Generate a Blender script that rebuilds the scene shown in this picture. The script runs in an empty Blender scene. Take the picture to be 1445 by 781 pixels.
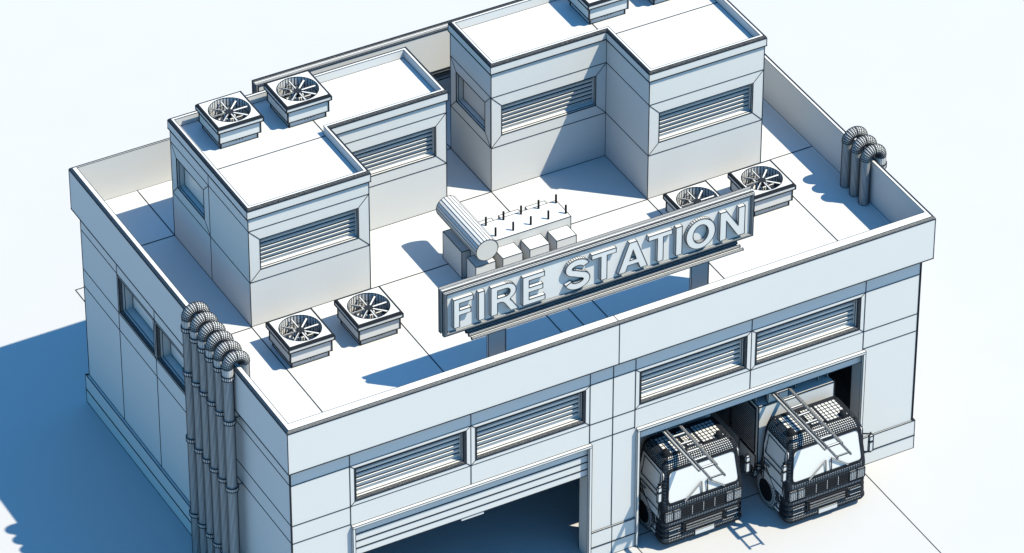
import bpy, math, random
from mathutils import Vector
C = bpy.context.scene.collection
PI = math.pi
R = 0.0125           # half width of an ordinary edge line

# ------------------------------------------------------------------ materials
def mat(name, col, rough=0.7, spec=0.25, vary=0.0):
    m = bpy.data.materials.new(name); m.use_nodes = True
    nt = m.node_tree; b = nt.nodes['Principled BSDF']
    b.inputs['Roughness'].default_value = rough
    b.inputs['Specular IOR Level'].default_value = spec
    b.inputs['Base Color'].default_value = (*col, 1)
    if vary:
        tc = nt.nodes.new('ShaderNodeTexCoord'); nz = nt.nodes.new('ShaderNodeTexNoise')
        nz.inputs['Scale'].default_value = 0.35; nz.inputs['Detail'].default_value = 3
        cr = nt.nodes.new('ShaderNodeValToRGB')
        cr.color_ramp.elements[0].position = .35; cr.color_ramp.elements[1].position = .65
        cr.color_ramp.elements[0].color = (*[c * (1 - vary) for c in col], 1)
        cr.color_ramp.elements[1].color = (*[min(1, c * (1 + vary)) for c in col], 1)
        nt.links.new(tc.outputs['Object'], nz.inputs['Vector'])
        nt.links.new(nz.outputs['Fac'], cr.inputs['Fac'])
        nt.links.new(cr.outputs['Color'], b.inputs['Base Color'])
    return m
CLAY = mat('white_clay', (.385, .388, .388), vary=.006)
LINE = mat('black_line', (.012, .014, .018), .6, .1)
ROOFM = mat('white_roof', (.345, .347, .347), vary=.006)
GROUND = mat('white_ground', (.290, .288, .292), vary=.006)
DARK = mat('dark_interior', (.10, .12, .15), .8, .1, vary=.05)  # bay shade put into the colour of the inner walls
BLACK = mat('black_plastic', (.009, .010, .012), .8, .05, vary=.2)
GLASS = mat('pale_pane', (.41, .412, .41), .35, .5, vary=.006)
RUBBER = mat('tyre_rubber', (.36, .36, .37), .8, .2, vary=.1)

# ------------------------------------------------------------------ mesh collector
class MB:
    def __init__(s): s.v = []; s.f = []; s.m = []; s.sm = []
    def face(s, pts, m=0, smooth=False):
        n = len(s.v); s.v += [tuple(p) for p in pts]; s.f.append(tuple(range(n, n + len(pts)))); s.m.append(m); s.sm.append(smooth)
    def wire(s, a, b, r=R, m=1):
        a = Vector(a); b = Vector(b); d = b - a
        if d.length < 1e-6: return
        d.normalize(); a = a - d * r * .9; b = b + d * r * .9
        u = d.cross(Vector((0, 0, 1)))
        if u.length < .05: u = Vector((1, 0, 0))
        u.normalize(); w = d.cross(u)
        n = len(s.v)
        for p in (a, b):
            for k in range(4):
                t = PI / 4 + k * PI / 2
                s.v.append(tuple(p + (u * math.cos(t) + w * math.sin(t)) * r * 1.414))
        for k in range(4):
            q = (k + 1) % 4
            s.f.append((n + k, n + q, n + 4 + q, n + 4 + k)); s.m.append(m); s.sm.append(False)
        s.f.append((n + 3, n + 2, n + 1, n)); s.m.append(m); s.sm.append(False)
        s.f.append((n + 4, n + 5, n + 6, n + 7)); s.m.append(m); s.sm.append(False)
    def loop(s, pts, r=R, closed=True):
        for i in range(len(pts) - (0 if closed else 1)): s.wire(pts[i], pts[(i + 1) % len(pts)], r)
    def box(s, x0, y0, z0, x1, y1, z1, m=0, r=R, wires=True):
        P = [(x, y, z) for z in (z0, z1) for x, y in ((x0, y0), (x1, y0), (x1, y1), (x0, y1))]
        for q in ((3, 2, 1, 0), (4, 5, 6, 7), (0, 1, 5, 4), (1, 2, 6, 5), (2, 3, 7, 6), (3, 0, 4, 7)): s.face([P[i] for i in q], m)
        if wires and r > 0:
            for i in range(4):
                s.wire(P[i], P[(i + 1) % 4], r); s.wire(P[4 + i], P[4 + (i + 1) % 4], r); s.wire(P[i], P[4 + i], r)
    def loft(s, rings, m=0, smooth=False, closed=True, cap=False, base=False):
        for a, b in zip(rings, rings[1:]):
            n = len(a)
            for i in range(n if closed else n - 1):
                j = (i + 1) % n; s.face((a[i], a[j], b[j], b[i]), m, smooth)
        if cap: s.face(rings[-1], m)
        if base: s.face(list(reversed(rings[0])), m)
    def bar(s, a, b, w, h, m=0, r=0.006, up=(0, 0, 1)):
        """rectangular bar from a to b, width w sideways and h along up"""
        a = Vector(a); b = Vector(b); d = (b - a).normalized(); sd = d.cross(Vector(up)).normalized(); u = sd.cross(d)
        def q(p): return [p + sd * w / 2 * i + u * h / 2 * j for i, j in ((-1, -1), (1, -1), (1, 1), (-1, 1))]
        A, B = q(a), q(b); s.loft([A, B], m); s.face(A, m); s.face(B, m)
        if r:
            s.loop(A, r); s.loop(B, r)
            for i in range(4): s.wire(A[i], B[i], r)
    def tube(s, path, rad, n=14, m=0, ring_r=0, long_r=0, long_step=1, ring_step=1, caps=True, smooth=True):
        """swept round tube along a path in one plane, with edge lines"""
        P = [Vector(p) for p in path]; rings = []; ref = None
        for i, p in enumerate(P):
            d = (P[min(i + 1, len(P) - 1)] - P[max(i - 1, 0)]).normalized()
            if ref is None:
                ref = Vector((0, 1, 0)) if abs(d.y) < .9 else Vector((0, 0, 1))
            u = (ref - d * ref.dot(d)).normalized(); w = d.cross(u)
            rings.append([p + (u * math.cos(2 * PI * k / n) + w * math.sin(2 * PI * k / n)) * rad for k in range(n)])
        s.loft(rings, m, smooth)
        if caps: s.face(rings[0], m); s.face(rings[-1], m)
        if ring_r:
            for i in range(0, len(rings), ring_step): s.loop(rings[i], ring_r)
        if long_r:
            for k in range(0, n, long_step):
                for a, b in zip(rings, rings[1:]): s.wire(a[k], b[k], long_r)
    def build(s, name, parent=None, mats=None, bevel=0):
        me = bpy.data.meshes.new(name); me.from_pydata(s.v, [], s.f)
        for mm in (mats or [CLAY, LINE]): me.materials.append(mm)
        me.polygons.foreach_set('material_index', s.m)
        me.polygons.foreach_set('use_smooth', s.sm)
        me.update()
        o = bpy.data.objects.new(name, me); C.objects.link(o)
        if parent: o.parent = parent
        return o

def thing(name, label, cat, loc=(0, 0, 0), group=None, rz=0):
    o = bpy.data.objects.new(name, None); C.objects.link(o); o.location = loc; o.rotation_euler = (0, 0, rz)
    o.empty_display_size = .2
    o['label'] = label; o['category'] = cat
    if group: o['group'] = group
    return o
def copy_tree(o, parent=None):
    c = o.copy(); C.objects.link(c); c.parent = parent
    for ch in o.children: copy_tree(ch, c)
    return c

# ------------------------------------------------------------------ dimensions of the building
W, D, G = 20.0, 13.568, 8.224
ZR = 6.806                       # roof deck
FB = 6.81                        # underside of the fascia
EL, EF, XR, YB = .157, .251, 19.765, 13.338   # wall planes
L1, L2, L3, PT = 6.185, 4.815, 4.21, 1.0      # level lines

# ------------------------------------------------------------------ ground
g = MB()
g.face([(-1500, -1500, 0), (1500, -1500, 0), (1500, 1500, 0), (-1500, 1500, 0)])
for x in (2.0, 9.27, 10.73, 18.02): g.wire((x, EF - .1, .002), (x, -14, .002), .010)
for a, b in ((2.0, 9.27), (10.73, 18.02)):
    g.wire((a, .55, .002), (b, .55, .002), .010); g.wire((a, -14, .002), (b, -14, .002), .010)
g.loop([(2.03, D, .002), (2.03, 18.45, .002), (18, 18.45, .002), (18, D, .002)], .012, closed=False)
go = g.build('ground', mats=[GROUND, LINE]); go['kind'] = 'structure'

# ------------------------------------------------------------------ generic wall helpers
def frontal(y):   # wall facing -y: u=x, d into the wall
    return lambda u, z, d: (u, y + d, z)
def sideways(x):  # wall facing -x: u=y
    return lambda u, z, d: (x + d, u, z)
def backward(y): return lambda u, z, d: (u, y - d, z)
def rightward(x): return lambda u, z, d: (x - d, u, z)
def wall(mb, f, u0, u1, z0, z1, holes=()):
    us = sorted({u0, u1, *[h[0] for h in holes], *[h[1] for h in holes]})
    zs = sorted({z0, z1, *[h[2] for h in holes], *[h[3] for h in holes]})
    us = [u for u in us if u0 <= u <= u1]; zs = [z for z in zs if z0 <= z <= z1]
    for a, b in zip(us, us[1:]):
        for c, d in zip(zs, zs[1:]):
            cu, cz = (a + b) / 2, (c + d) / 2
            if any(h[0] < cu < h[1] and h[2] < cz < h[3] for h in holes): continue
            mb.face([f(a, c, 0), f(b, c, 0), f(b, d, 0), f(a, d, 0)])

def window(parent, f, u0, u1, z0, z1, iu0, iu1, iz0, iz1, depth=.3, shutter=True, band=True, label=None):
    """outer rect = mitred frame, inner rect = opening"""
    m = MB()
    O = [(u0, z0), (u1, z0), (u1, z1), (u0, z1)]; I = [(iu0, iz0), (iu1, iz0), (iu1, iz1), (iu0, iz1)]
    for k in range(4):
        j = (k + 1) % 4
        m.face([f(*O[k], 0), f(*O[j], 0), f(*I[j], 0), f(*I[k], 0)])
        m.wire(f(*O[k], 0), f(*I[k], 0), .009); m.wire(f(*O[k], 0), f(*O[j], 0), .009); m.wire(f(*I[k], 0), f(*I[j], 0), .011)
    def inset(e): return [(iu0 + e, iz0 + e), (iu1 - e, iz0 + e), (iu1 - e, iz1 - e), (iu0 + e, iz1 - e)]
    prof = [(0, 0)]
    if band:
        for k in range(1, 7): t = k / 6 * PI / 2; prof.append((.072 * math.sin(t), .072 * (1 - math.cos(t))))
    e0, d0 = prof[-1]
    prof += [(e0, d0 + .07), (e0 + .02, d0 + .07), (e0 + .02, depth)]
    rings = [[f(u, z, d) for u, z in inset(e)] for e, d in prof]
    m.loft(rings)
    if band:
        for rr in rings[1:7]: m.loop(rr, .0062)
    else: m.loop(rings[1], .006)
    m.loop(rings[-3], .005); m.loop(rings[-2], .005); m.loop(rings[-1], .007)
    fr = m.build('window', parent)
    if label: fr['label'] = label
    a, b, c, d = iu0 + e0 + .02, iu1 - e0 - .02, iz0 + e0 + .02, iz1 - e0 - .02
    s = MB(); q = depth - .02
    if shutter:
        n = max(3, round((d - c) / .148)); p = (d - c) / n
        for k in range(n):
            za = c + k * p
            pr = [(za, q), (za + p * .45, q - .024), (za + p * .88, q - .047), (za + p * .97, q - .03), (za + p, q)]
            for (zz, dd), (z2, d2) in zip(pr, pr[1:]): s.face([f(a, zz, dd), f(b, zz, dd), f(b, z2, d2), f(a, z2, d2)])
            for uu in (a, b): s.face([f(uu, zz, dd) for zz, dd in pr])
            s.wire(f(a, za + p, q - .016), f(b, za + p, q - .016), .0145)
            s.wire(f(a, za + p * .84, q - .046), f(b, za + p * .84, q - .046), .004)
        s.build('shutter', fr)
    else:
        s.face([f(a, c, q), f(b, c, q), f(b, d, q), f(a, d, q)])
        s.loop([f(a + .05, c + .05, q - .01), f(b - .05, c + .05, q - .01), f(b - .05, d - .05, q - .01), f(a + .05, d - .05, q - .01)], .006)
        s.build('pane', fr, [GLASS, LINE])
    return fr

def rect(x0, y0, x1, y1, z): return [(x0, y0, z), (x1, y0, z), (x1, y1, z), (x0, y1, z)]
def bevel_ring(mb, ringfn, b=.07, steps=5, r=.0064):
    """ringfn(inset, z_drop) -> ring; dense lines over a rounded edge"""
    rs = []
    for k in range(steps + 1):
        t = k / steps * PI / 2; rs.append(ringfn(b * (1 - math.cos(t)), b * (1 - math.sin(t))))
    mb.loft(rs)
    for rr in rs[1:-1]: mb.loop(rr, r)
    mb.loop(rs[0], .010); mb.loop(rs[-1], .008)
    return rs

# ------------------------------------------------------------------ fire station
fs = thing('fire_station', 'large white flat-roofed fire station building with two garage bays and rooftop blocks', 'building', (10, 6.78, 0))
fs.location = (0, 0, 0)
BAYS = ((1.93, 9.27), (10.70, 18.04)); BZ = 4.16
# outer walls
m = MB(); f = frontal(EF)
WIN = [(1.917, 5.568), (5.568, 9.235), (10.655, 14.32), (14.32, 17.985)]
LW = [(8.56, 10.97), (6.15, 8.54)]
holes = [(a, b, -.01, BZ) for a, b in BAYS] + [(a, b, L2, L1) for a, b in WIN]
wall(m, f, EL, XR, 0, FB, holes)
wall(m, sideways(EL), EF, YB, 0, FB, [(a, b, L2, L1) for a, b in LW])
wall(m, rightward(XR), EF, YB, 0, FB)
wall(m, backward(YB), EL, XR, 0, FB)
# soffit of the fascia
sf = [rect(0, 0, W, D, FB), rect(EL, EF, XR, YB, FB)]; m.loft(sf)
# jambs and lintels, thickness to y=.84
for a, b in BAYS:
    m.face([(a, EF, 0), (a, .84, 0), (a, .84, BZ), (a, EF, BZ)]); m.face([(b, EF, 0), (b, .84, 0), (b, .84, BZ), (b, EF, BZ)])
    m.face([(a, EF, BZ), (b, EF, BZ), (b, .84, BZ), (a, .84, BZ)])
    for x in (a, b): m.wire((x, .84, 0), (x, .84, BZ), .008)
# panel lines
y = EF - .001
for z in (L1, L2, L3):
    for a, b in ((EL, 1.917), (9.235, 10.655), (17.985, XR)): m.wire((a, y, z), (b, y, z), .011)
for x in (1.917, 5.568, 9.235, 10.655, 14.32, 17.985):
    m.wire((x, y, L1), (x, y, FB), .011); m.wire((x, y, BZ + .02), (x, y, L2), .011)
for x in (9.958,): m.wire((x, y, PT), (x, y, FB), .011)
for x in (1.917, 9.235, 17.985, 10.655): m.wire((x, y, L2), (x, y, L1), .011)
for z in (L1, L2, L3):
    m.wire((EL, EF, z), (EL, YB, z), .011); m.wire((XR, EF, z), (XR, YB, z), .011); m.wire((EL, YB, z), (XR, YB, z), .011)
for yy in (10.97, 8.545, 6.14): m.wire((EL, yy, PT), (EL, yy, FB), .011)
for x, yy in ((EL, EF), (XR, EF)):
    m.box(x - .022, yy - .012, PT, x + .022, yy + .025, FB, m=1, wires=False)
    s = 1 if x < 5 else -1
    m.wire((x - s * .02, yy - .02, PT), (x - s * .02, yy - .02, FB), .008)
m.wire((EL, YB, PT), (EL, YB, FB), .012); m.wire((XR, YB, PT), (XR, YB, FB), .012)
m.build('wall', fs)
# plinth
p = .087; pf = .045
def plinth_front(m, a, b):
    m.face([(a, EF - pf, 0), (b, EF - pf, 0), (b, EF - pf, PT), (a, EF - pf, PT)]); m.face([(a, EF - pf, PT), (b, EF - pf, PT), (b, EF, PT), (a, EF, PT)])
    m.wire((a, EF - pf, PT), (b, EF - pf, PT), .010); m.wire((a, EF, PT + .005), (b, EF, PT + .005), .009); m.wire((a, EF - pf, .47), (b, EF - pf, .47), .016); m.wire((a, EF - pf, .006), (b, EF - pf, .006), .009)
    for x in (a, b): m.face([(x, EF - pf, 0), (x, EF, 0), (x, EF, PT), (x, EF - pf, PT)]); m.wire((x, EF - pf, 0), (x, EF - pf, PT), .009)
m = MB(); plinth_front(m, BAYS[0][1], BAYS[1][0]); m.wire((9.958, EF - pf, 0), (9.958, EF - pf, PT), .009)
m.build('plinth', fs)
m = MB(); plinth_front(m, EL - p, BAYS[0][0]); plinth_front(m, BAYS[1][1], XR + p)
for x, s in ((EL, -1), (XR, 1)):
    q = x + s * p
    m.face([(q, EF - pf, 0), (q, YB + p, 0), (q, YB + p, PT), (q, EF - pf, PT)]); m.face([(q, EF - pf, PT), (q, YB + p, PT), (x, YB + p, PT), (x, EF - pf, PT)])
    m.wire((q, EF - pf, PT), (q, YB + p, PT), .010); m.wire((x, EF, PT + .005), (x, YB, PT + .005), .011); m.wire((q, EF - pf, .47), (q, YB + p, .47), .016); m.wire((q, EF - pf, .006), (q, YB + p, .006), .010)
    for yy in (EF - pf, YB + p): m.wire((q, yy, 0), (q, yy, PT), .009)
q = YB + p
m.face([(EL - p, q, 0), (XR + p, q, 0), (XR + p, q, PT), (EL - p, q, PT)]); m.face([(EL - p, q, PT), (XR + p, q, PT), (XR + p, YB, PT), (EL - p, YB, PT)])
m.build('plinth', fs)
# parapet with fascia
m = MB(); b = .07
m.loft([rect(0, 0, W, D, FB), rect(0, 0, W, D, G - b)]); m.loop(rect(0, 0, W, D, FB), .014)
bevel_ring(m, lambda i, dz: rect(i, i, W - i, D - i, G - dz), b)
xi0, yi0, xi1, yi1 = .195, .336, W - .149, D - .108
m.loft([rect(b, b, W - b, D - b, G), rect(xi0, yi0, xi1, yi1, G), rect(xi0, yi0, xi1, yi1, ZR)])
m.loop(rect(xi0, yi0, xi1, yi1, G), .006); m.loop(rect(xi0, yi0, xi1, yi1, ZR + .003), .008)
for x, yy in ((0, 0), (W, 0), (W, D), (0, D)): m.wire((x, yy, FB), (x, yy, G - b), .010)
for x in (9.98,):
    m.wire((x, 0, FB), (x, 0, G - b), .010); m.wire((x, b, G), (x, yi0, G), .009)
m.build('parapet', fs)
# roof deck
m = MB(); m.face(rect(xi0, yi0, xi1, yi1, ZR))
zz = ZR + .002
def rl(x0, y0, x1, y1, r=.012): m.wire((x0, y0, zz), (x1, y1, zz), r)
rl(2.0, .34, 2.0, 6.2); rl(.2, 6.2, 2.0, 6.2); rl(2.0, 11.04, 2.0, 13.46); rl(.2, 11.04, 2.0, 11.04)
rl(5.66, 6.2, 5.66, .34); rl(9.31, .34, 9.31, 13.46); rl(9.99, .34, 9.99, 2.9); rl(10.74, .34, 10.74, 13.46); rl(9.99, 2.9, 9.99, 6.2)
rl(14.43, .34, 14.43, 6.2); rl(18.1, .34, 18.1, 6.2); rl(5.66, 6.2, 14.43, 6.2); rl(18.1, 6.2, 19.85, 6.2); rl(9.31, 8.62, 10.74, 8.62); rl(.2, 1.2, 19.8, 1.2, .004)
rl(18.1, 11.04, 18.1, 13.46); rl(9.31, 11.04, 10.74, 11.04); rl(18.1, 11.04, 19.85, 11.04)
m.build('roof', fs, [ROOFM, LINE])
# bays inside: ceiling, back wall and divider
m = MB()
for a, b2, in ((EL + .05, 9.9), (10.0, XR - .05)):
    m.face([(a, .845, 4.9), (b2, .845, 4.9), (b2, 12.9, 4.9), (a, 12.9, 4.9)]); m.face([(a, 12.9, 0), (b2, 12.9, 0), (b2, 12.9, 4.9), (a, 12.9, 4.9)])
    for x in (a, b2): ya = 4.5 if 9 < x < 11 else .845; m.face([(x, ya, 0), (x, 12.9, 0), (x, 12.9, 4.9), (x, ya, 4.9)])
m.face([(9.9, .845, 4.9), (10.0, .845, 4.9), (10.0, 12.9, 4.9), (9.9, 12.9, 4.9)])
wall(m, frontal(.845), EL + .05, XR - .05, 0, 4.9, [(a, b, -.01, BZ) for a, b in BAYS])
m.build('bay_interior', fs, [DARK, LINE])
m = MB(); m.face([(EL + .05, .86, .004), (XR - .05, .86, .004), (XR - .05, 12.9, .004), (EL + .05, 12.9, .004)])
m.build('bay_floor', fs, [mat('bay_floor_shade', (.30, .30, .31), .7, .2, vary=.02), LINE])  # floor tone lowered to deepen the shade inside the bays
# door trim and garage doors
for bi, (a, b) in enumerate(BAYS):
    m = MB(); pr, w = .10, .075
    y0, y1 = EF - pr, EF + .004
    m.box(a, y0, BZ - w, b, y1, BZ, r=.006); m.box(a, y0, 0, a + w, y1, BZ - w, r=.006); m.box(b - w, y0, 0, b, y1, BZ - w, r=.006)
    m.wire((a, EF - .002, BZ + .004), (b, EF - .002, BZ + .004), .008)
    m.build('door_frame', fs)
    m = MB(); z0 = 3.03 if bi == 0 else 3.71
    zt = BZ - .005; zc = z0; k = 0; pitch = .246
    while zc < zt - .01:
        z2 = min(zc + pitch, zt)
        m.box(a + .02, .31, zc, b - .02, .36, z2 - .042, wires=False)
        m.box(a + .02, .322, z2 - .044, b - .02, .35, z2 + .002, m=1, wires=False)
        if z2 < zt - .02: m.wire((a + .02, .313, z2 - .021), (b - .02, .313, z2 - .021), .016)
        zc = z2
    m.wire((a + .02, .31, z0), (b - .02, .31, z0), .008)
    if bi == 0:   # bottom grip
        m.box(5.3, .32, z0 - .10, 6.0, .355, z0 + .02, r=.004)
    gd = m.build('garage_door', fs)
    gd['label'] = 'slatted garage door raised partway' if bi == 0 else 'slatted garage door raised to the lintel'
# main windows
for k, (a, b) in enumerate(WIN):
    window(fs, frontal(EF), a, b, L2, L1, a + .14, b - .14, 4.945, 6.07, depth=.27)
for a, b in LW:
    window(fs, sideways(EL), a, b, L2, L1, a + .07, b - .07, 4.88, 6.12, depth=.38, shutter=False)

# ------------------------------------------------------------------ rooftop blocks
def offset(poly, d):
    """positive d = outward, axis-aligned counter-clockwise polygon"""
    n = len(poly); out = []
    for i in range(n):
        (ax, ay), (bx, by), (cx, cy) = poly[i - 1], poly[i], poly[(i + 1) % n]
        def nrm(p, q): l = math.hypot(q[0] - p[0], q[1] - p[1]); return ((q[1] - p[1]) / l, -(q[0] - p[0]) / l)
        n1, n2 = nrm((ax, ay), (bx, by)), nrm((bx, by), (cx, cy))
        out.append((bx + d * (n1[0] + n2[0]), by + d * (n1[1] + n2[1])))
    return out
def at(poly, z): return [(x, y, z) for x, y in poly]
def block(poly, zf, zt, zroof, wins, vlines, rlines, label):
    root = None
    n = len(poly); m = MB(); LO, HI = 8.30, 10.02
    for i in range(n):
        (ax, ay), (bx, by) = poly[i], poly[(i + 1) % n]
        hs = []
        if ay == by:
            fn = frontal(ay); u0, u1 = min(ax, bx), max(ax, bx)
        else:
            fn = sideways(ax); u0, u1 = min(ay, by), max(ay, by)
        for w in wins:
            if w[0] == i: hs.append((w[1], w[2], LO, HI))
        wall(m, fn, u0, u1, ZR, zf, hs)
        for z in (LO, HI): m.wire((ax, ay, z), (bx, by, z), .010)
        m.wire((ax, ay, ZR), (ax, ay, zf), .010); m.wire((ax, ay, ZR + .004), (bx, by, ZR + .004), .010)
    for x, y in vlines: m.wire((x, y, ZR), (x, y, zf), .009)
    root = m.build('rooftop_block', fs); root['label'] = label
    for w in wins:
        i, a, b, sh = w; (ax, ay), (bx, by) = poly[i], poly[(i + 1) % n]
        fn = frontal(ay) if ay == by else sideways(ax)
        iu0, iu1 = (a + .335, b - .335)
        window(root, fn, a, b, LO, HI, iu0, iu1, 8.655, 9.66, depth=.22, shutter=sh, band=False)
    c = MB(); o = .04; bb = .065
    p0 = offset(poly, o)
    c.loft([at(offset(poly, 0), zf), at(p0, zf), at(p0, zt - bb)]); c.loop(at(p0, zf), .015)
    for q in p0: c.wire((*q, zf), (*q, zt - bb), .009)
    bevel_ring(c, lambda i, dz: at(offset(poly, o - i), zt - dz), bb, r=.0068)
    pi_ = offset(poly, -.10)
    c.loft([at(offset(poly, o - bb), zt), at(pi_, zt), at(pi_, zroof)]); c.loop(at(pi_, zt), .006); c.loop(at(pi_, zroof + .003), .007)
    c.build('cornice', root)
    r = MB(); xs = sorted({x for x, y in pi_}); ys = sorted({y for x, y in pi_})
    def inside(x, y):
        c_ = False; n_ = len(pi_)
        for i in range(n_):
            (x1, y1), (x2, y2) = pi_[i], pi_[(i + 1) % n_]
            if (y1 > y) != (y2 > y) and x < (x2 - x1) * (y - y1) / (y2 - y1) + x1: c_ = not c_
        return c_
    for a, b in zip(xs, xs[1:]):
        for c2, d in zip(ys, ys[1:]):
            if inside((a + b) / 2, (c2 + d) / 2): r.face(rect(a, c2, b, d, zroof))
    for l in rlines: r.wire((l[0], l[1], zroof + .002), (l[2], l[3], zroof + .002), .012)
    r.build('block_roof', root, [ROOFM, LINE])
    return root
P1 = [(2.007, 6.227), (5.663, 6.227), (5.663, 8.62), (9.319, 8.62), (9.319, 11.04), (2.007, 11.04)]
P2 = [(10.743, 8.635), (14.43, 8.635), (14.43, 6.22), (18.138, 6.22), (18.138, 11.04), (10.743, 11.04)]
block(P1, 10.45, 10.77, 10.50, [(0, 2.007, 5.663, True), (2, 5.663, 9.319, True), (5, 8.66, 11.04, False)], [(2.007, 8.66)],
      [(2.11, 8.6, 5.6, 8.6), (5.6, 8.6, 5.6, 10.93)], 'left L-shaped block on the roof')
block(P2, 10.84, 11.15, 10.87, [(0, 10.743, 14.43, True), (2, 14.43, 18.138, True), (5, 8.66, 11.04, False)], [],
      [(14.45, 8.66, 18.03, 8.66), (14.4, 8.75, 14.4, 10.93)], 'taller right L-shaped block on the roof')

# ------------------------------------------------------------------ air conditioners
def make_ac(label):
    t = thing('air_conditioner', label, 'air conditioner', group='fan units on the roofs')
    m = MB()
    for h, z0, z1 in ((.56, .006, .21), (.625, .21, .585)):
        lo_, hi_ = rect(-h, -h, h, h, z0), rect(-h, -h, h, h, z1); m.loft([lo_, hi_]); m.loop(lo_, .014); m.loop(hi_, .014)
        if h == .625: m.loft([rect(-.56, -.56, .56, .56, z0), lo_])
        for sx, sy in ((-1, -1), (1, -1), (1, 1), (-1, 1)): m.wire((sx * h, sy * h, z0), (sx * h, sy * h, z1), .019)
    m.build('housing', t)
    m = MB(); H = .69; z0, z1, b = .585, .77, .055
    m.loft([rect(-.62, -.62, .62, .62, z0), rect(-H, -H, H, H, z0 + .03), rect(-H, -H, H, H, z1 - b)])
    m.loop(rect(-H, -H, H, H, z0 + .02), .016)
    bevel_ring(m, lambda i, dz: rect(-H + i, -H + i, H - i, H - i, z1 - dz), b, r=.0085)
    for sx, sy in ((-1, -1), (1, -1), (1, 1), (-1, 1)): m.wire((sx * H, sy * H, z0 + .02), (sx * H, sy * H, z1 - b), .016)
    n = 40; rr = .585; h = H - b
    circ = [(rr * math.cos(2 * PI * k / n + PI / 4), rr * math.sin(2 * PI * k / n + PI / 4), z1) for k in range(n)]
    sq = []
    for k in range(n):
        t_ = 2 * PI * k / n + PI / 4; c_, s_ = math.cos(t_), math.sin(t_); q = h / max(abs(c_), abs(s_)); sq.append((q * c_, q * s_, z1))
    m.loft([sq, circ])
    low = [(x, y, .13) for x, y, z in circ]
    m.loft([circ, low]); m.face(low)
    m.loop(circ, .007)
    for k in range(n): m.wire(circ[k], low[k], .009)
    for zz_ in (.50, .3): m.loop([(x, y, zz_) for x, y, z in circ], .007)
    m.build('cap', t)
    m = MB(); zb = .70
    for k in range(8):
        a = PI * k / 4
        c_, s_ = math.cos(a), math.sin(a)
        sd = Vector((-s_, c_, 0)); up = Vector((0, 0, 1)); ang = math.radians(16)
        wv = sd * math.cos(ang) + up * math.sin(ang)
        p0 = Vector((c_ * .1, s_ * .1, zb)); p1 = Vector((c_ * .54, s_ * .54, zb))
        nv = wv.cross(Vector((c_, s_, 0))) * .008
        A = [p0 - wv * .024 - nv, p0 + wv * .024 - nv, p0 + wv * .024 + nv, p0 - wv * .024 + nv]
        B = [p1 - wv * .029 - nv, p1 + wv * .029 - nv, p1 + wv * .029 + nv, p1 - wv * .029 + nv]
        m.loft([A, B]); m.face(A); m.face(B)
        for i in (0, 1): m.wire(A[i], B[i], .006)
    fan = m.build('fan', t)
    m = MB()
    m.tube([(0, 0, .56), (0, 0, .69), (0, 0, .715)], .12, n=14, m=1)
    m.build('hub', fan, [BLACK, LINE])
    m = MB(); m.tube([(0, 0, .14), (0, 0, .56)], .17, n=16, m=0, long_r=.010)
    for a in (0, PI / 2): m.bar((-.56 * math.cos(a), -.56 * math.sin(a), .42), (.56 * math.cos(a), .56 * math.sin(a), .42), .07, .05, r=.010)
    m.build('motor', t)
    return t
AC = [((2.71, 4.64, ZR), 'square fan unit nearest the left pipes, in front of the left rooftop block'),
      ((4.79, 4.64, ZR), 'square fan unit on the main roof between its twin and the sign'),
      ((15.11, 4.63, ZR), 'square fan unit half hidden behind the N end of the sign'),
      ((17.21, 4.63, ZR), 'square fan unit at the right end of the sign, nearest the right parapet'),
      ((3.34, 9.99, 10.50), 'square fan unit at the outer left corner on top of the left block'),
      ((5.43, 9.99, 10.50), 'square fan unit second from left on top of the left block'),
      ((14.89, 9.98, 10.87), 'square fan unit on top of the taller right block, cut by the top edge'),
      ((16.96, 9.98, 10.87), 'square fan unit farthest right on the taller block, almost out of view')]
ac0 = None
for loc, lab in AC:
    if ac0 is None: ac0 = make_ac(lab); o = ac0
    else: o = copy_tree(ac0)
    o.location = loc; o['label'] = lab

# ------------------------------------------------------------------ pipes over the parapet
def make_pipe(label, outer=True):
    """origin on the parapet edge line: outer leg on -x, inner leg on +x"""
    t = thing('roof_pipe', label, 'pipe')
    r = .143; xa, xb = -.17, .325; zt = 8.32
    m = MB()
    m.tube([(xa, 0, .01), (xa, 0, zt)], r, n=26, long_r=.0056, ring_r=.006)
    m.tube([(xb, 0, ZR + .004), (xb, 0, zt)], r, n=26, long_r=.0056, ring_r=.006)
    m.build('pipe', t)
    m = MB(); path = []; q = .24
    for k in range(9): a = PI / 2 * k / 8; path.append((xa + q * (1 - math.cos(a)), 0, zt + q * math.sin(a)))
    for k in range(1, 1): path.append((xa + q + (xb - xa - 2 * q) * k / 5, 0, zt + q))
    for k in range(9): a = PI / 2 * k / 8; path.append((xb - q + q * math.sin(a), 0, zt + q * math.cos(a)))
    m.tube(path, r + .010, n=20, ring_r=.0105, long_r=.0062, caps=True)
    m.build('elbow', t)
    for zc in (7.98, 6.5, 4.2, 1.57):
        m = MB(); big = .215 if zc > 7 else .02
        m.tube([(xa, 0, zc - .06), (xa, 0, zc + .06)], r + .035, n=20, ring_r=.011, long_r=.007)
        if zc > 7: m.tube([(xa, 0, zc + .06), (xa, 0, zc + .30)], r + .012, n=20, ring_r=.005, long_r=.004)
        m.bar((xa - .0, 0, zc), (xa + .3 if zc < 7 else xa + .185, 0, zc), .06, .05, r=.005)
        m.build('collar', t)
    return t
YS = [5.63, 5.12, 4.64, 4.17, 3.68, 3.19]
names = ['white pipe of the left bundle farthest back, nearest the left wall windows', 'second pipe from the back of the left bundle of six', 'third pipe from the back of the left bundle of six',
         'third pipe from the front of the left bundle of six', 'second pipe from the front of the left bundle of six', 'front pipe of the left bundle, nearest the building corner']
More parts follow.
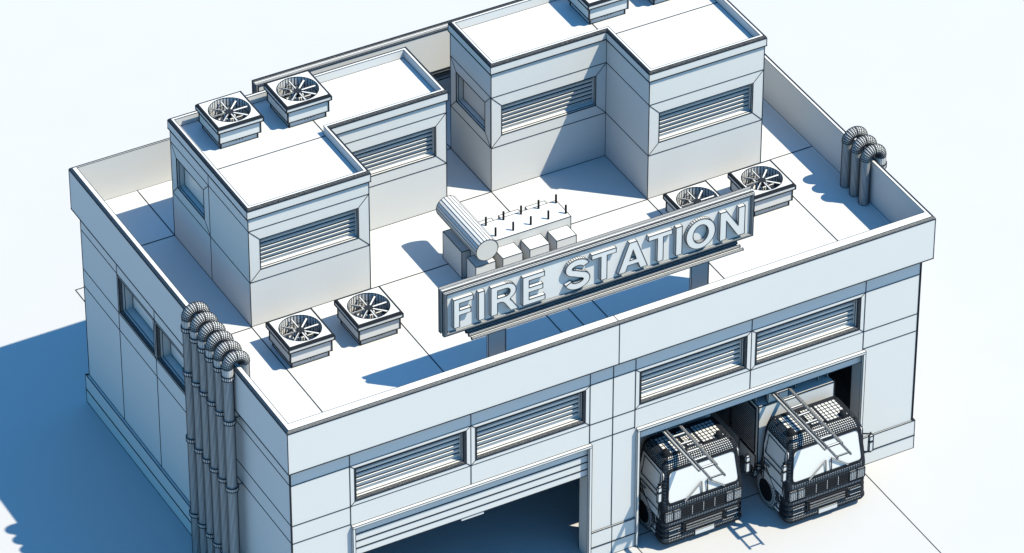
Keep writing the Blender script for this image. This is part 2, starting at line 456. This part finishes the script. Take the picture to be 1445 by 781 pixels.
p0 = None
for y_, lab in zip(YS, names):
    if p0 is None: p0 = make_pipe(lab); o = p0
    else: o = copy_tree(p0)
    o.location = (0, y_, 0); o['label'] = lab; o['group'] = 'pipes over the left parapet'
for y_, lab in zip((4.13, 3.64, 3.15), ('bent pipe over the right parapet, farthest back of three', 'middle of the three bent pipes over the right parapet', 'bent pipe over the right parapet, frontmost of three')):
    o = copy_tree(p0); o.location = (W, y_, 0); o.rotation_euler = (0, 0, PI); o['label'] = lab; o['group'] = 'pipes over the right parapet'

# ------------------------------------------------------------------ sign
def arc(cx, cz, rx, rz, a0, a1, n): return [(cx + rx * math.cos(math.radians(a0 + (a1 - a0) * k / n)), cz + rz * math.sin(math.radians(a0 + (a1 - a0) * k / n))) for k in range(n + 1)]
def letter_polys(ch):
    """outline(s) in a box of height 1: list of solid polygons that butt, plus widths; closed outlines with holes as strips"""
    s = .195
    if ch == 'I': return [[(0, 0), (s, 0), (s, 1), (0, 1)]], s
    if ch == 'F': return [[(0, 0), (s, 0), (s, .42), (.58, .42), (.58, .58), (s, .58), (s, .84), (.66, .84), (.66, 1), (0, 1)]], .66
    if ch == 'E': return [[(0, 0), (.7, 0), (.7, .16), (s, .16), (s, .42), (.63, .42), (.63, .58), (s, .58), (s, .84), (.68, .84), (.68, 1), (0, 1)]], .7
    if ch == 'T': return [[(.30, 0), (.30 + s, 0), (.30 + s, .84), (.79, .84), (.79, 1), (0, 1), (0, .84), (.30, .84)]], .79
    if ch == 'N': return [[(0, 0), (.20, 0), (.20, .66), (.575, 0), (.78, 0), (.78, 1), (.58, 1), (.58, .36), (.205, 1), (0, 1)]], .78
    if ch == 'A': return ('holes', [(0, 0), (.22, 0), (.29, .21), (.61, .21), (.68, 0), (.9, 0), (.565, 1), (.335, 1)], [(.345, .37), (.555, .37), (.45, .72)]), .9
    if ch == 'O':
        o = arc(.47, .5, .47, .52, 0, 360, 40)[:-1]; i = arc(.47, .5, .25, .32, 0, 360, 40)[:-1]; return ('ring', o, i), .94
    if ch == 'R':
        o = [(0, 0), (s, 0), (s, .40), (.30, .40), (.36, .375), (.42, .31), (.60, 0), (.83, 0), (.70, .22), (.64, .32), (.57, .41)] + arc(.47, .715, .285, .285, -62, 90, 14) + [(0, 1)]
        i = [(s, .56), (.45, .56)] + arc(.45, .70, .13, .14, -80, 80, 10) + [(.45, .84), (s, .84)]
        return ('holes', o, i), .80
    if ch == 'S':
        # stroked spine
        sp = arc(.41, .735, .285, .185, 10, 180, 14) + arc(.41, .735, .285, .185, 180, 250, 6)[1:]
        lo = arc(.42, .275, .30, .195, 70, 0, 6) + arc(.42, .275, .30, .195, 0, -170, 14)[1:]
        return ('stroke', sp + lo, .215), .80
def offs(sp, w):
    n = len(sp); L = []; Rr = []
    for i in range(n):
        a = Vector(sp[max(i - 1, 0)]); b = Vector(sp[min(i + 1, n - 1)]); d = (b - a).normalized(); nn = Vector((-d.y, d.x))
        p = Vector(sp[i]); L.append(tuple(p + nn * w / 2)); Rr.append(tuple(p - nn * w / 2))
    return L, Rr
def tess(polys):
    from mathutils.geometry import tessellate_polygon
    vs = [Vector((x, y, 0)) for p in polys for x, y in p]
    return vs, tessellate_polygon([[Vector((x, y, 0)) for x, y in p] for p in polys])
def build_letter(ch, x0, x1, z0, z1, y0, y1, parent):
    data, w = letter_polys(ch)
    if isinstance(data, list): outl = data
    elif data[0] in ('holes', 'ring'): outl = [data[1], data[2]]
    else:
        L, Rr = offs(data[1], data[2]); outl = [L + Rr[::-1]]
    sx = (x1 - x0) / w; sz = z1 - z0
    outl = [[(x0 + x * sx, z0 + z * sz) for x, z in p] for p in outl]
    m = MB()
    if not isinstance(data, list) and data[0] == 'stroke':
        n = len(L); q = outl[0]; A = q[:n]; B = q[n:][::-1]
        for yy in (y0, y1):
            for i in range(n - 1): m.face([(A[i][0], yy, A[i][1]), (A[i + 1][0], yy, A[i + 1][1]), (B[i + 1][0], yy, B[i + 1][1]), (B[i][0], yy, B[i][1])])
    else:
        vs, tr = tess(outl)
        for yy in (y0, y1):
            for t in tr: m.face([(vs[i].x, yy, vs[i].y) for i in t])
    for p in outl:
        fr = [(x, y0, z) for x, z in p]; bk = [(x, y1, z) for x, z in p]
        m.loft([fr, bk]); m.loop(fr, .0085); m.loop(bk, .006)
        n = len(p)
        for i in range(n):
            m.wire(fr[i], bk[i], .0075)
    o = m.build('letter', parent); o['label'] = 'raised capital %s' % ch
def make_sign(label, front=True):
    t = thing('rooftop_sign', label, 'sign')
    x0, x1, z0, z1 = 5.24, 14.80, 8.69, 10.15
    yf, yb = 1.10, 1.42
    # moulded frame: profile around the rectangle
    m = MB()
    def ring(e, y): return [(x0 + e, y, z0 + e), (x1 - e, y, z0 + e), (x1 - e, y, z1 - e), (x0 + e, y, z1 - e)]
    prof = [(.04, yb), (0, yb), (-.0, yb - .09), (.03, yb - .10), (.03, yf + .13), (0, yf + .12), (0, yf + .05), (.012, yf + .02), (.04, yf), (.07, yf), (.09, yf + .012), (.10, yf + .04), (.10, yf + .07)]
    rs = [ring(e, y) for e, y in prof]; m.loft(rs)
    for k, rr in enumerate(rs): m.loop(rr, .0062 if k not in (0, 1, 7, 8) else .008)
    for y in (yb - .03, yb - .06, yf + .065, yf + .08, yf + .1): m.loop(ring(0, y), .0055)
    m.build('frame', t)
    m = MB(); m.box(x0 + .09, yf + .07, z0 + .09, x1 - .09, yb - .02, z1 - .09, wires=False); m.build('panel', t)
    # shelf added to shade the posts, with rods under the frame
    m = MB(); m.box(6.02, .96, 8.45, 14.34, 1.46, 8.462, r=.006); m.build('shade_plate', t)
    for k, y in enumerate((1.445, 1.28, 1.115, .95)):
        m = MB(); m.tube([(5.98, y, 8.50), (14.37, y, 8.50)], .034, n=8, long_r=.006, ring_r=.011); m.build('rod', t)
    for xa, xb in ((6.74, 7.30), (13.04, 13.62)):
        m = MB(); c = .045; y0, y1 = 1.42, 1.50
        prof = [(xa, y0), (xb - c, y0), (xb, y0 + c), (xb, y1), (xa, y1)]
        m.loft([[(x, y, ZR + .003) for x, y in prof], [(x, y, 8.66) for x, y in prof]], cap=True)
        for x, y in prof: m.wire((x, y, ZR), (x, y, 8.66), .007)
        m.build('post', t)
    if front:
        spec = [('F', 5.505, 6.09, 0), ('I', 6.25, 6.435, 0), ('R', 6.63, 7.43, 0), ('E', 7.595, 8.27, 0),
                ('S', 8.88, 9.62, 1), ('T', 9.70, 10.45, 1), ('A', 10.52, 11.43, 1), ('T', 11.45, 12.19, 1), ('I', 12.31, 12.50, 1), ('O', 12.63, 13.54, 1), ('N', 13.69, 14.47, 1)]
        for ch, a, b, w in spec:
            build_letter(ch, a, b, 8.935, 9.865, yf - .045, yf + .07, t)
    return t
make_sign('long white rooftop sign reading FIRE STATION in raised capitals above the front parapet')
bs = make_sign('plain back of the second rooftop sign along the rear parapet behind the blocks', front=False)
bs.rotation_euler = (0, 0, PI); bs.location = (W, D, 0)

# ------------------------------------------------------------------ transformer
t = thing('transformer', 'white box transformer with a horizontal drum and short black rods behind the sign', 'transformer', (9.7, 5.6, ZR))
def loc(m): # world coordinates -> local of the empty
    m.v = [(x - 9.7, y - 5.6, z - ZR) for x, y, z in m.v]; return m
m = MB(); m.box(8.35, 5.15, ZR + .005, 11.36, 6.0, ZR + 1.16, r=.008); loc(m).build('tank', t)
for k in range(4):
    x = 8.09 + k * .845
    m = MB(); m.box(x, 4.63, ZR + .005, x + .62, 5.148, ZR + .9, r=.008); loc(m).build('radiator', t)
    if k: m = MB(); m.box(x, 6.002, ZR + .005, x + .62, 6.45, ZR + .9, r=.008); loc(m).build('radiator', t)
m = MB(); m.box(8.08, 5.43, ZR + .005, 8.345, 6.53, ZR + .9, r=.009); loc(m).build('cabinet', t)
m = MB(); m.tube([(8.39, 4.53, ZR + 1.45), (8.39, 6.86, ZR + 1.45)], .34, n=22, ring_r=.008, long_r=.0072); loc(m).build('drum', t)
for yy in (5.0, 6.3):
    m = MB(); m.box(8.34, yy - .06, ZR + .85, 8.46, yy + .06, ZR + 1.14, r=.006); loc(m).build('drum_support', t)
for k in range(5):
    for yy in (5.34, 5.9):
        m = MB(); m.tube([(9.09 + k * .553, yy, ZR + 1.165), (9.09 + k * .553, yy, ZR + 1.44)], .032, n=8); loc(m).build('rod', t, [BLACK, LINE])

# ------------------------------------------------------------------ fire engines
def rrect(hw, yf, yb, r, n_front=30, n_side=12, nc=6):
    """counter-clockwise rounded rectangle as (x,y); starts at the front left"""
    pts = []
    def seg(p, q, n):
        for k in range(n): pts.append((p[0] + (q[0] - p[0]) * k / n, p[1] + (q[1] - p[1]) * k / n))
    def cor(cx, cy, a0):
        for k in range(nc): a = math.radians(a0 + 90 * k / nc); pts.append((cx + r * math.cos(a), cy + r * math.sin(a)))
    seg((-hw + r, yf), (hw - r, yf), n_front); cor(hw - r, yf + r, -90)
    seg((hw, yf + r), (hw, yb - r), n_side); cor(hw - r, yb - r, 0)
    seg((hw - r, yb), (-hw + r, yb), n_front); cor(-hw + r, yb - r, 90)
    seg((-hw, yb - r), (-hw, yf + r), n_side); cor(-hw + r, yf + r, 180)
    return pts
def lathe_x(m, cx, cy, cz, prof, n=32, mm=0, r=0.005, rings=True, lon=1):
    """prof: list of (x, radius)"""
    rs = [[(cx + x, cy + rad * math.cos(2 * PI * k / n), cz + rad * math.sin(2 * PI * k / n)) for k in range(n)] for x, rad in prof]
    m.loft(rs, mm, True)
    m.face(rs[0], mm); m.face(rs[-1], mm)
    if r:
        for rr in rs: m.loop(rr, r)
        if lon:
            for k in range(0, n, lon):
                for a, b in zip(rs, rs[1:]): m.wire(a[k], b[k], r)
def make_truck(label):
    t = thing('fire_engine', label, 'fire engine', group='fire engines in the right bay')
    # --- cab shell
    lv = [(.98, 1.25, .0, 1.5, .12), (1.06, 1.25, 0, 1.5, .12), (1.14, 1.25, 0, 1.5, .12), (1.22, 1.25, 0, 1.5, .12), (1.30, 1.25, 0, 1.5, .12), (1.36, 1.25, -.01, 1.5, .12), (1.41, 1.25, -.015, 1.5, .13), (1.46, 1.25, -.01, 1.5, .13), (1.51, 1.25, .0, 1.5, .13),
          (1.56, 1.248, .01, 1.5, .13), (1.62, 1.245, .02, 1.5, .13), (1.72, 1.24, .03, 1.5, .13), (1.82, 1.235, .045, 1.5, .13), (1.92, 1.23, .06, 1.5, .13), (2.02, 1.22, .075, 1.5, .13), (2.12, 1.21, .09, 1.5, .13), (2.22, 1.20, .10, 1.5, .13),
          (2.32, 1.19, .115, 1.5, .13), (2.42, 1.18, .13, 1.5, .13), (2.52, 1.17, .145, 1.49, .13), (2.60, 1.16, .16, 1.48, .13), (2.66, 1.15, .175, 1.47, .13), (2.71, 1.14, .195, 1.46, .13), (2.76, 1.13, .22, 1.45, .13), (2.81, 1.11, .255, 1.44, .13), (2.85, 1.085, .30, 1.43, .12), (2.89, 1.05, .35, 1.41, .11),
          (2.92, 1.01, .41, 1.38, .10), (2.94, .97, .47, 1.35, .09)]
    lv = [(z, hw * 1.022, yf, yb, r) for z, hw, yf, yb, r in lv]
    rings = [[(x, y, z) for x, y in rrect(hw, yf, yb, r)] for z, hw, yf, yb, r in lv]
    m = MB(); m.loft(rings, 0, True, cap=True)
    n = len(rings[0])
    for i, rr in enumerate(rings):
        for k in range(n):
            a, b = rr[k], rr[(k + 1) % n]
            if not (abs(a[0]) > 1.0 and .25 < a[1] < 1.3 and a[2] < 2.6): m.wire(a, b, .0125)
    for k in range(n):
        for a, b in zip(rings, rings[1:]):
            if not (abs(a[k][0]) > 1.0 and .25 < a[k][1] < 1.2 and a[k][2] < 2.6): m.wire(a[k], b[k], .0115)
    for y in (1.27, 1.31, 1.35): m.wire((-.93, y, 2.945), (.93, y, 2.945), .017)
    for y in (1.40, 1.45): m.wire((-1.0, y, 2.90 - (y - 1.40)), (1.0, y, 2.90 - (y - 1.40)), .02)
    for sx in (-1, 1):
        for y, z, x in ((.0, 0, 0), ):
            for za, ha in ((2.66, 1.15), (2.72, 1.135), (2.78, 1.115), (2.84, 1.085), (2.89, 1.045)): m.wire((sx * ha, .3, za), (sx * ha, 1.4, za), .016)
    m.build('cab', t)
    # --- roof sheets with grid
    for (xa, xb) in ((-.93, -.30), (.22, .93)):
        m = MB(); m.box(xa, .45, 2.935, xb, 1.24, 2.962, r=.02)
        nx, ny = 5, 6
        if xa > 0: nx = 6
        for i in range(1, nx): x = xa + (xb - xa) * i / nx; m.wire((x, .45, 2.962), (x, 1.24, 2.962), .0105)
        for j in range(1, ny): y = .45 + .79 * j / ny; m.wire((xa, y, 2.962), (xb, y, 2.962), .0105)
        m.build('roof_panel', t)
    m = MB(); m.box(-.25, .50, 2.935, .17, 1.2, 2.985, r=.014)
    for i in range(1, 5): x = -.25 + .42 * i / 5; m.wire((x, .5, 2.985), (x, 1.2, 2.985), .008)
    for j in range(1, 8): y = .5 + .7 * j / 8; m.wire((-.25, y, 2.985), (.17, y, 2.985), .008)
    for y in (.62, .98): m.box(-.12, y, 2.985, .02, y + .07, 3.05, m=1, wires=False)
    m.build('hatch', t)
    # --- beacons
    for x in (-.94, .75):
        m = MB(); rs = []
        for z, r in ((2.94, .115), (3.0, .11), (3.06, .095), (3.10, .06), (3.12, .02)):
            rs.append([(x + r * math.cos(2 * PI * k / 14), .50 + r * math.sin(2 * PI * k / 14), z) for k in range(14)])
        m.loft(rs, 0, True, cap=True)
        for rr in rs: m.loop(rr, .004)
        m.build('beacon', t, [BLACK, LINE])
    # --- windshield
    def wy(z): return .02 + (z - 1.62) / .98 * .14 - .022
    zb, zt = 1.60, 2.62; m = MB()
    def rr2(hwb, hwt, z0, z1, r, off=0):
        pts = []
        for cx, cz, a0 in ((1, 0, -90), (1, 1, 0), (-1, 1, 90), (-1, 0, 180)):
            for k in range(6):
                a = math.radians(a0 + 90 * k / 5)
                zz_ = (z0 + r if cz == 0 else z1 - r) + r * math.sin(a)
                hw = hwb + (hwt - hwb) * (zz_ - z0) / (z1 - z0)
                pts.append((cx * (hw - r) + r * math.cos(a), zz_))
        return [(x, wy(z) + off, z) for x, z in pts]
    a = rr2(1.14, 1.05, zb, zt, .13); b = rr2(1.14, 1.05, zb, zt, .13, .03)
    m.face(a); m.loft([a, b]); m.loop(a, .02)
    for e_ in (.04, .08): m.loop([(x * (1 + e_ * .45), y + .012, 2.11 + (z - 2.11) * (1 + e_ * 1.2)) for x, y, z in a], .017)
    m.build('windshield', t, [GLASS, LINE])
    # --- wipers
    for x0_, z0_, x1_, z1_ in ((-.06, 2.0, -.62, 1.56), (.12, 2.02, .66, 1.62)):
        m = MB(); m.bar((x0_, wy(z0_) - .05, z0_), (x1_, wy(z1_) - .04, z1_), .03, .025, r=.004, up=(0, -1, 0)); m.wire((x0_, wy(z0_) - .05, z0_), (x0_, wy(1.62) - .03, 1.60), .012)
        m.build('wiper', t)
    # --- side doors
    for s in (-1, 1):
        m = MB()
        def X(z):
            q = [(l[0], l[1]) for l in lv]
            for (za, ha), (zb_, hb) in zip(q, q[1:]):
                if za <= z <= zb_: return s * (ha + (hb - ha) * (z - za) / (zb_ - za) + .022)
            return s * 1.272
        pts = [(.17, 1.02), (.17, 2.52), (.27, 2.64), (1.30, 2.66), (1.36, 2.1), (1.30, 1.75), (1.15, 1.5), (.95, 1.30), (.75, 1.10), (.62, 1.02)]
        ou = [(X(z), y, z) for y, z in pts]; inn = [(X(z) - s * .04, y, z) for y, z in pts]
        m.face(ou); m.loft([ou, inn]); m.loop(ou, .011)
        e = s * .006
        m.loop([(X(z) + e, y, z) for y, z in ((.26, 1.90), (.28, 2.52), (1.18, 2.55), (1.22, 1.92))], .010)
        m.wire((X(1.72) + e, .2, 1.72), (X(1.72) + e, 1.28, 1.72), .011); m.wire((X(1.3) + e, .24, 1.3), (X(1.3) + e, .9, 1.3), .009)
        m.wire((X(1.1) + e, .24, 1.1), (X(1.72) + e, .24, 1.72), .009)
        d = m.build('door', t)
        m = MB(); m.bar((X(1.62) + s * .03, .95, 1.6), (X(1.62) + s * .03, 1.15, 1.6), .03, .03, r=.006); m.build('handle', d)
        # mirror
        m = MB(); xo = s * 1.41
        m.box(xo - .06, -.02, 1.80, xo + .06, .05, 2.12, r=.012); m.box(xo - .06, -.02, 2.16, xo + .06, .05, 2.32, r=.011)
        for z in (1.76, 2.40): m.wire((s * 1.2, .12, z), (xo, .0, z), .016)
        m.wire((xo + s * .01, .06, 1.76), (xo + s * .01, .06, 2.40), .016)
        m.build('mirror', t)
        # headlights, two lamps each side
        for xa, xb in ((.98, 1.22), (.73, .955)):
            m = MB(); lo, hi = sorted((s * xa, s * xb)); m.box(lo, -.045, 1.0, hi, .03, 1.31, r=.012)
            for i in range(1, 4): x = lo + (hi - lo) * i / 4; m.wire((x, -.045, 1.0), (x, -.045, 1.31), .006)
            for j in range(1, 6): z = 1.0 + .31 * j / 6; m.wire((lo, -.045, z), (hi, -.045, z), .006)
            m.build('headlight', t)
        # step behind the bumper
        m = MB(); m.box(s * 1.27 if s < 0 else 1.0, .36, .30, -1.0 if s < 0 else 1.27, .68, .42, r=.01); m.box(s * 1.27 if s < 0 else 1.0, .36, .62, -1.0 if s < 0 else 1.27, .62, .70, r=.01)
        m.box(s * 1.25 if s < 0 else 1.05, .34, .42, -1.05 if s < 0 else 1.25, .56, .97, r=.01)
        m.build('step', t)
        # wheels
        for yc in (1.20, 4.7):
            m = MB(); x = s * 1.10; wv = []
            prof = [(-.14, .34), (-.145, .43), (-.135, .50), (-.10, .545), (0, .555), (.10, .545), (.135, .50), (.145, .43), (.14, .34)]
            lathe_x(m, x, yc, .562, prof, n=36, r=.006)
            w = m.build('wheel', t, [RUBBER, LINE])
            m = MB(); lathe_x(m, x + s * .05, yc, .562, [(-.10, .33), (s * .03 + .0, .335), (s * .06, .24), (s * .03, .12), (s * .09, .10)], n=24, r=.006)
            m.build('rim', w, [BLACK, LINE])
        # wheel arch
        m = MB(); rs = []
        for k in range(17):
            a = math.radians(-8 + 176 * k / 16 + 6); rs.append([(s * 1.27, 1.20 + .66 * math.cos(a), .60 + .68 * math.sin(a)), (s * 1.27, 1.20 + .74 * math.cos(a), .60 + .76 * math.sin(a)), (s * .95, 1.20 + .74 * math.cos(a), .60 + .76 * math.sin(a)), (s * .95, 1.20 + .66 * math.cos(a), .60 + .68 * math.sin(a))])
        m.loft(rs)
        for k in range(4): m.loop([q[k] for q in rs], .018, closed=False)
        for q in rs: m.loop(q, .010)
        m.build('mudguard', t)
    # --- grille: black openings with thin divisions
    m = MB(); m.box(-.71, -.03, .99, .71, .02, 1.32, m=2, r=.012)
    for x in (-.36, 0, .36): m.box(x - .007, -.038, 1.0, x + .007, -.02, 1.31, r=0, wires=False)
    for k in range(1, 5): z = .99 + .33 * k / 5; m.wire((-.71, -.034, z), (.71, -.034, z), .006)
    m.build('grille', t, [RUBBER, LINE, BLACK])
    # --- bumper: one rounded ribbed shell, black grille in the middle
    B = [(.20, 1.20, .03), (.23, 1.27, -.05), (.29, 1.295, -.07), (.36, 1.29, -.06), (.40, 1.26, -.0), (.45, 1.25, .02), (.48, 1.28, -.04), (.54, 1.28, -.04), (.57, 1.25, .02), (.62, 1.25, .02),
         (.65, 1.28, -.035), (.71, 1.28, -.03), (.74, 1.25, .02), (.80, 1.25, .02), (.83, 1.275, -.03), (.94, 1.275, -.03), (.98, 1.26, .0)]
    rings = [[(x, y, z) for x, y in rrect(hw, yf, .5, .17, 44, 6, 7)] for z, hw, yf in B]
    m = MB(); m.loft(rings, 0, True, cap=True, base=True)
    for rr in rings: m.loop(rr, .0125)
    for k in range(len(rings[0])):
        for a, b in zip(rings, rings[1:]): m.wire(a[k], b[k], .0125)
    m.build('bumper', t)
    m = MB(); m.box(-.66, -.075, .46, .66, .0, .80, m=2, r=.01)
    for z in (.52, .60, .70): m.box(-.58, -.09, z, .58, -.07, z + .028, r=.005)
    m.build('lower_grille', t, [CLAY, LINE, BLACK])
    for sx in (-1, 1):
        m = MB(); lo, hi = sorted((sx * .74, sx * 1.12)); m.box(lo, -.06, .485, hi, 0, .535, r=.008); m.box(lo, -.06, .655, hi, 0, .705, r=.008); m.build('fog_lamp', t)
    m = MB(); m.box(-.28, -.085, .24, .34, -.055, .39, r=.005); m.build('licence_plate', t)
    # --- chassis
    m = MB(); m.box(-.5, .4, .45, .5, 6.4, .85, r=.01); m.box(-1.22, 1.55, .85, 1.22, 6.5, .93, r=.01); m.build('chassis', t, [DARK, LINE])
    # --- rear body
    m = MB(); x0, x1, y0, y1, z0_, z1_ = -1.27, 1.19, 1.67, 6.5, .93, 3.18
    m.box(x0, y0, z0_, x1, y1, z1_, r=.014)
    m.build('body', t)
    m = MB()
    for a, b in ((1.80, 3.05), (3.15, 4.35), (4.45, 6.35)):
        m.box(x0 - .02, a, 1.50, x0 - .001, b, 3.05, r=.014)
        k = 0; z = 1.56
        while z < 3.02: m.box(x0 - .032, a + .03, z, x0 - .02, b - .03, z + .032, m=1, wires=False); z += .075
    m.build('side_shutter', t, [RUBBER, LINE])
    m = MB(); m.box(x0 - .02, 1.75, .95, x0, 2.6, 1.42, r=.012); m.build('locker_door', t)
    m = MB(); zt = 3.62
    xs = [-1.18, -.1, .95, 1.12]
    for x in (-1.2, -.58, .08, .82, 1.12): m.bar((x, 1.95, 3.18), (x, 1.95, 3.44), .035, .035, r=.005, up=(0, 1, 0))
    for z in (3.32, 3.44): m.bar((-1.22, 1.95, z), (1.14, 1.95, z), .03, .03, r=.005)
    for x in (-1.2, 1.12):
        m.bar((x, 1.95, 3.44), (x, 6.3, 3.44), .03, .03, r=.005)
        for y in (3.0, 4.1, 5.2, 6.3): m.bar((x, y, 3.18), (x, y, 3.44), .035, .035, r=.005, up=(0, 1, 0))
    m.build('roof_rail', t)
    for x in (-.56, .2):   # ladder cradle
        pass
    m = MB()
    for y in (1.72, 2.4, 4.6): m.box(-.95, y, 3.18, -.3, y + .08, 3.555, r=.008)
    m.build('ladder_cradle', t)
    return t
TR = [((12.55, -.35, 0), 'fire engine with a ladder on its roof, parked left and deeper inside the right bay'),
      ((16.05, -1.20, 0), 'fire engine with a roof ladder, parked right and poking farther out of the bay')]
tr0 = make_truck(TR[0][1]); tr0.location = TR[0][0]
tr1 = copy_tree(tr0); tr1.location = TR[1][0]; tr1['label'] = TR[1][1]

def make_ladder(label):
    t = thing('ladder', label, 'ladder', group='ladders on the fire engines')
    z = 3.60
    for x, ya, yb2, w, zz_ in ((-.90, 4.9, -1.23, .07, z - .015), (-.35, 4.9, -1.23, .05, z - .015), (-.83, 4.0, -1.77, .045, z + .02), (-.41, 4.0, -1.77, .045, z + .02)):
        m = MB(); m.bar((x, ya, zz_), (x, yb2, zz_), w * .75, .05, r=.0055); m.wire((x, ya, zz_ + .026), (x, yb2, zz_ + .026), .003); m.build('rail', t)
    y = -1.68; k = 0
    while y < 4.0:
        m = MB(); m.bar((-.83, y, z + .02), (-.41, y, z + .02), .03 if y < -1.5 else .06, .025, r=.006); m.build('rung', t)
        y += .39; k += 1
        if abs(y + 1.29) < .01: y = -1.20
    return t
ld = make_ladder('extension ladder over the cab of the left fire engine, reaching past its windshield'); ld.location = TR[0][0]
l2 = copy_tree(ld); l2.location = TR[1][0]; l2['label'] = 'extension ladder over the cab of the right fire engine, its tip over the apron'

# ------------------------------------------------------------------ sky, sun, camera
tv = Vector((-.487, .417, -1)).normalized()
w = bpy.data.worlds.new('World'); bpy.context.scene.world = w; w.use_nodes = True
nt = w.node_tree; bg = nt.nodes['Background']; sky = nt.nodes.new('ShaderNodeTexSky'); sky.sky_type = 'NISHITA'; sky.sun_disc = False
sky.sun_elevation = math.asin(-tv.z); sky.sun_rotation = math.atan2(.487, -.417)
sky.air_density = 1.0; sky.dust_density = 0.0; sky.ozone_density = 3.0
mul = nt.nodes.new('ShaderNodeVectorMath'); mul.operation = 'MULTIPLY'; mul.inputs[1].default_value = (.44, .95, 1.09)   # deeper blue sky
nt.links.new(sky.outputs[0], mul.inputs[0]); tc = nt.nodes.new('ShaderNodeTexCoord'); sp = nt.nodes.new('ShaderNodeSeparateXYZ'); mr = nt.nodes.new('ShaderNodeMapRange')   # sky deeper towards the zenith
mr.inputs[1].default_value = 0; mr.inputs[2].default_value = 1; mr.inputs[3].default_value = .50; mr.inputs[4].default_value = 1.42
m2 = nt.nodes.new('ShaderNodeVectorMath'); m2.operation = 'SCALE'
nt.links.new(tc.outputs['Generated'], sp.inputs[0]); nt.links.new(sp.outputs[2], mr.inputs[0]); nt.links.new(mr.outputs[0], m2.inputs['Scale'])
nt.links.new(mul.outputs[0], m2.inputs[0]); nt.links.new(m2.outputs[0], bg.inputs[0]); bg.inputs[1].default_value = .15
sl = bpy.data.lights.new('sun', 'SUN'); sl.energy = 5.0; sl.angle = math.radians(.5); sl.color = (1.0, .915, .72)
so = bpy.data.objects.new('sun', sl); C.objects.link(so); so.rotation_euler = tv.to_track_quat('-Z', 'Y').to_euler(); so.location = (30, -25, 60)

cam = bpy.data.cameras.new('camera'); co = bpy.data.objects.new('camera', cam); C.objects.link(co)
F_PX = 7405.279; yaw, pit, rol = 0.5010871, 0.6412497, 0.0011521
fw = Vector((math.sin(yaw) * math.cos(pit), math.cos(yaw) * math.cos(pit), -math.sin(pit)))
rt = Vector((math.cos(yaw), -math.sin(yaw), 0)); up = rt.cross(fw)
rt2 = rt * math.cos(rol) + up * math.sin(rol); up2 = rt2.cross(fw)
from mathutils import Matrix
co.matrix_world = Matrix((( rt2.x, up2.x, -fw.x, -46.408383), (rt2.y, up2.y, -fw.y, -96.930759), (rt2.z, up2.z, -fw.z, 93.435658), (0, 0, 0, 1)))
cam.sensor_width = 36; cam.lens = F_PX / 1445 * 36; cam.clip_start = 1; cam.clip_end = 6000
sc = bpy.context.scene; sc.camera = co
sc.view_settings.view_transform = 'Standard'; sc.view_settings.look = 'None'; sc.view_settings.exposure = 1.13; sc.view_settings.gamma = 1
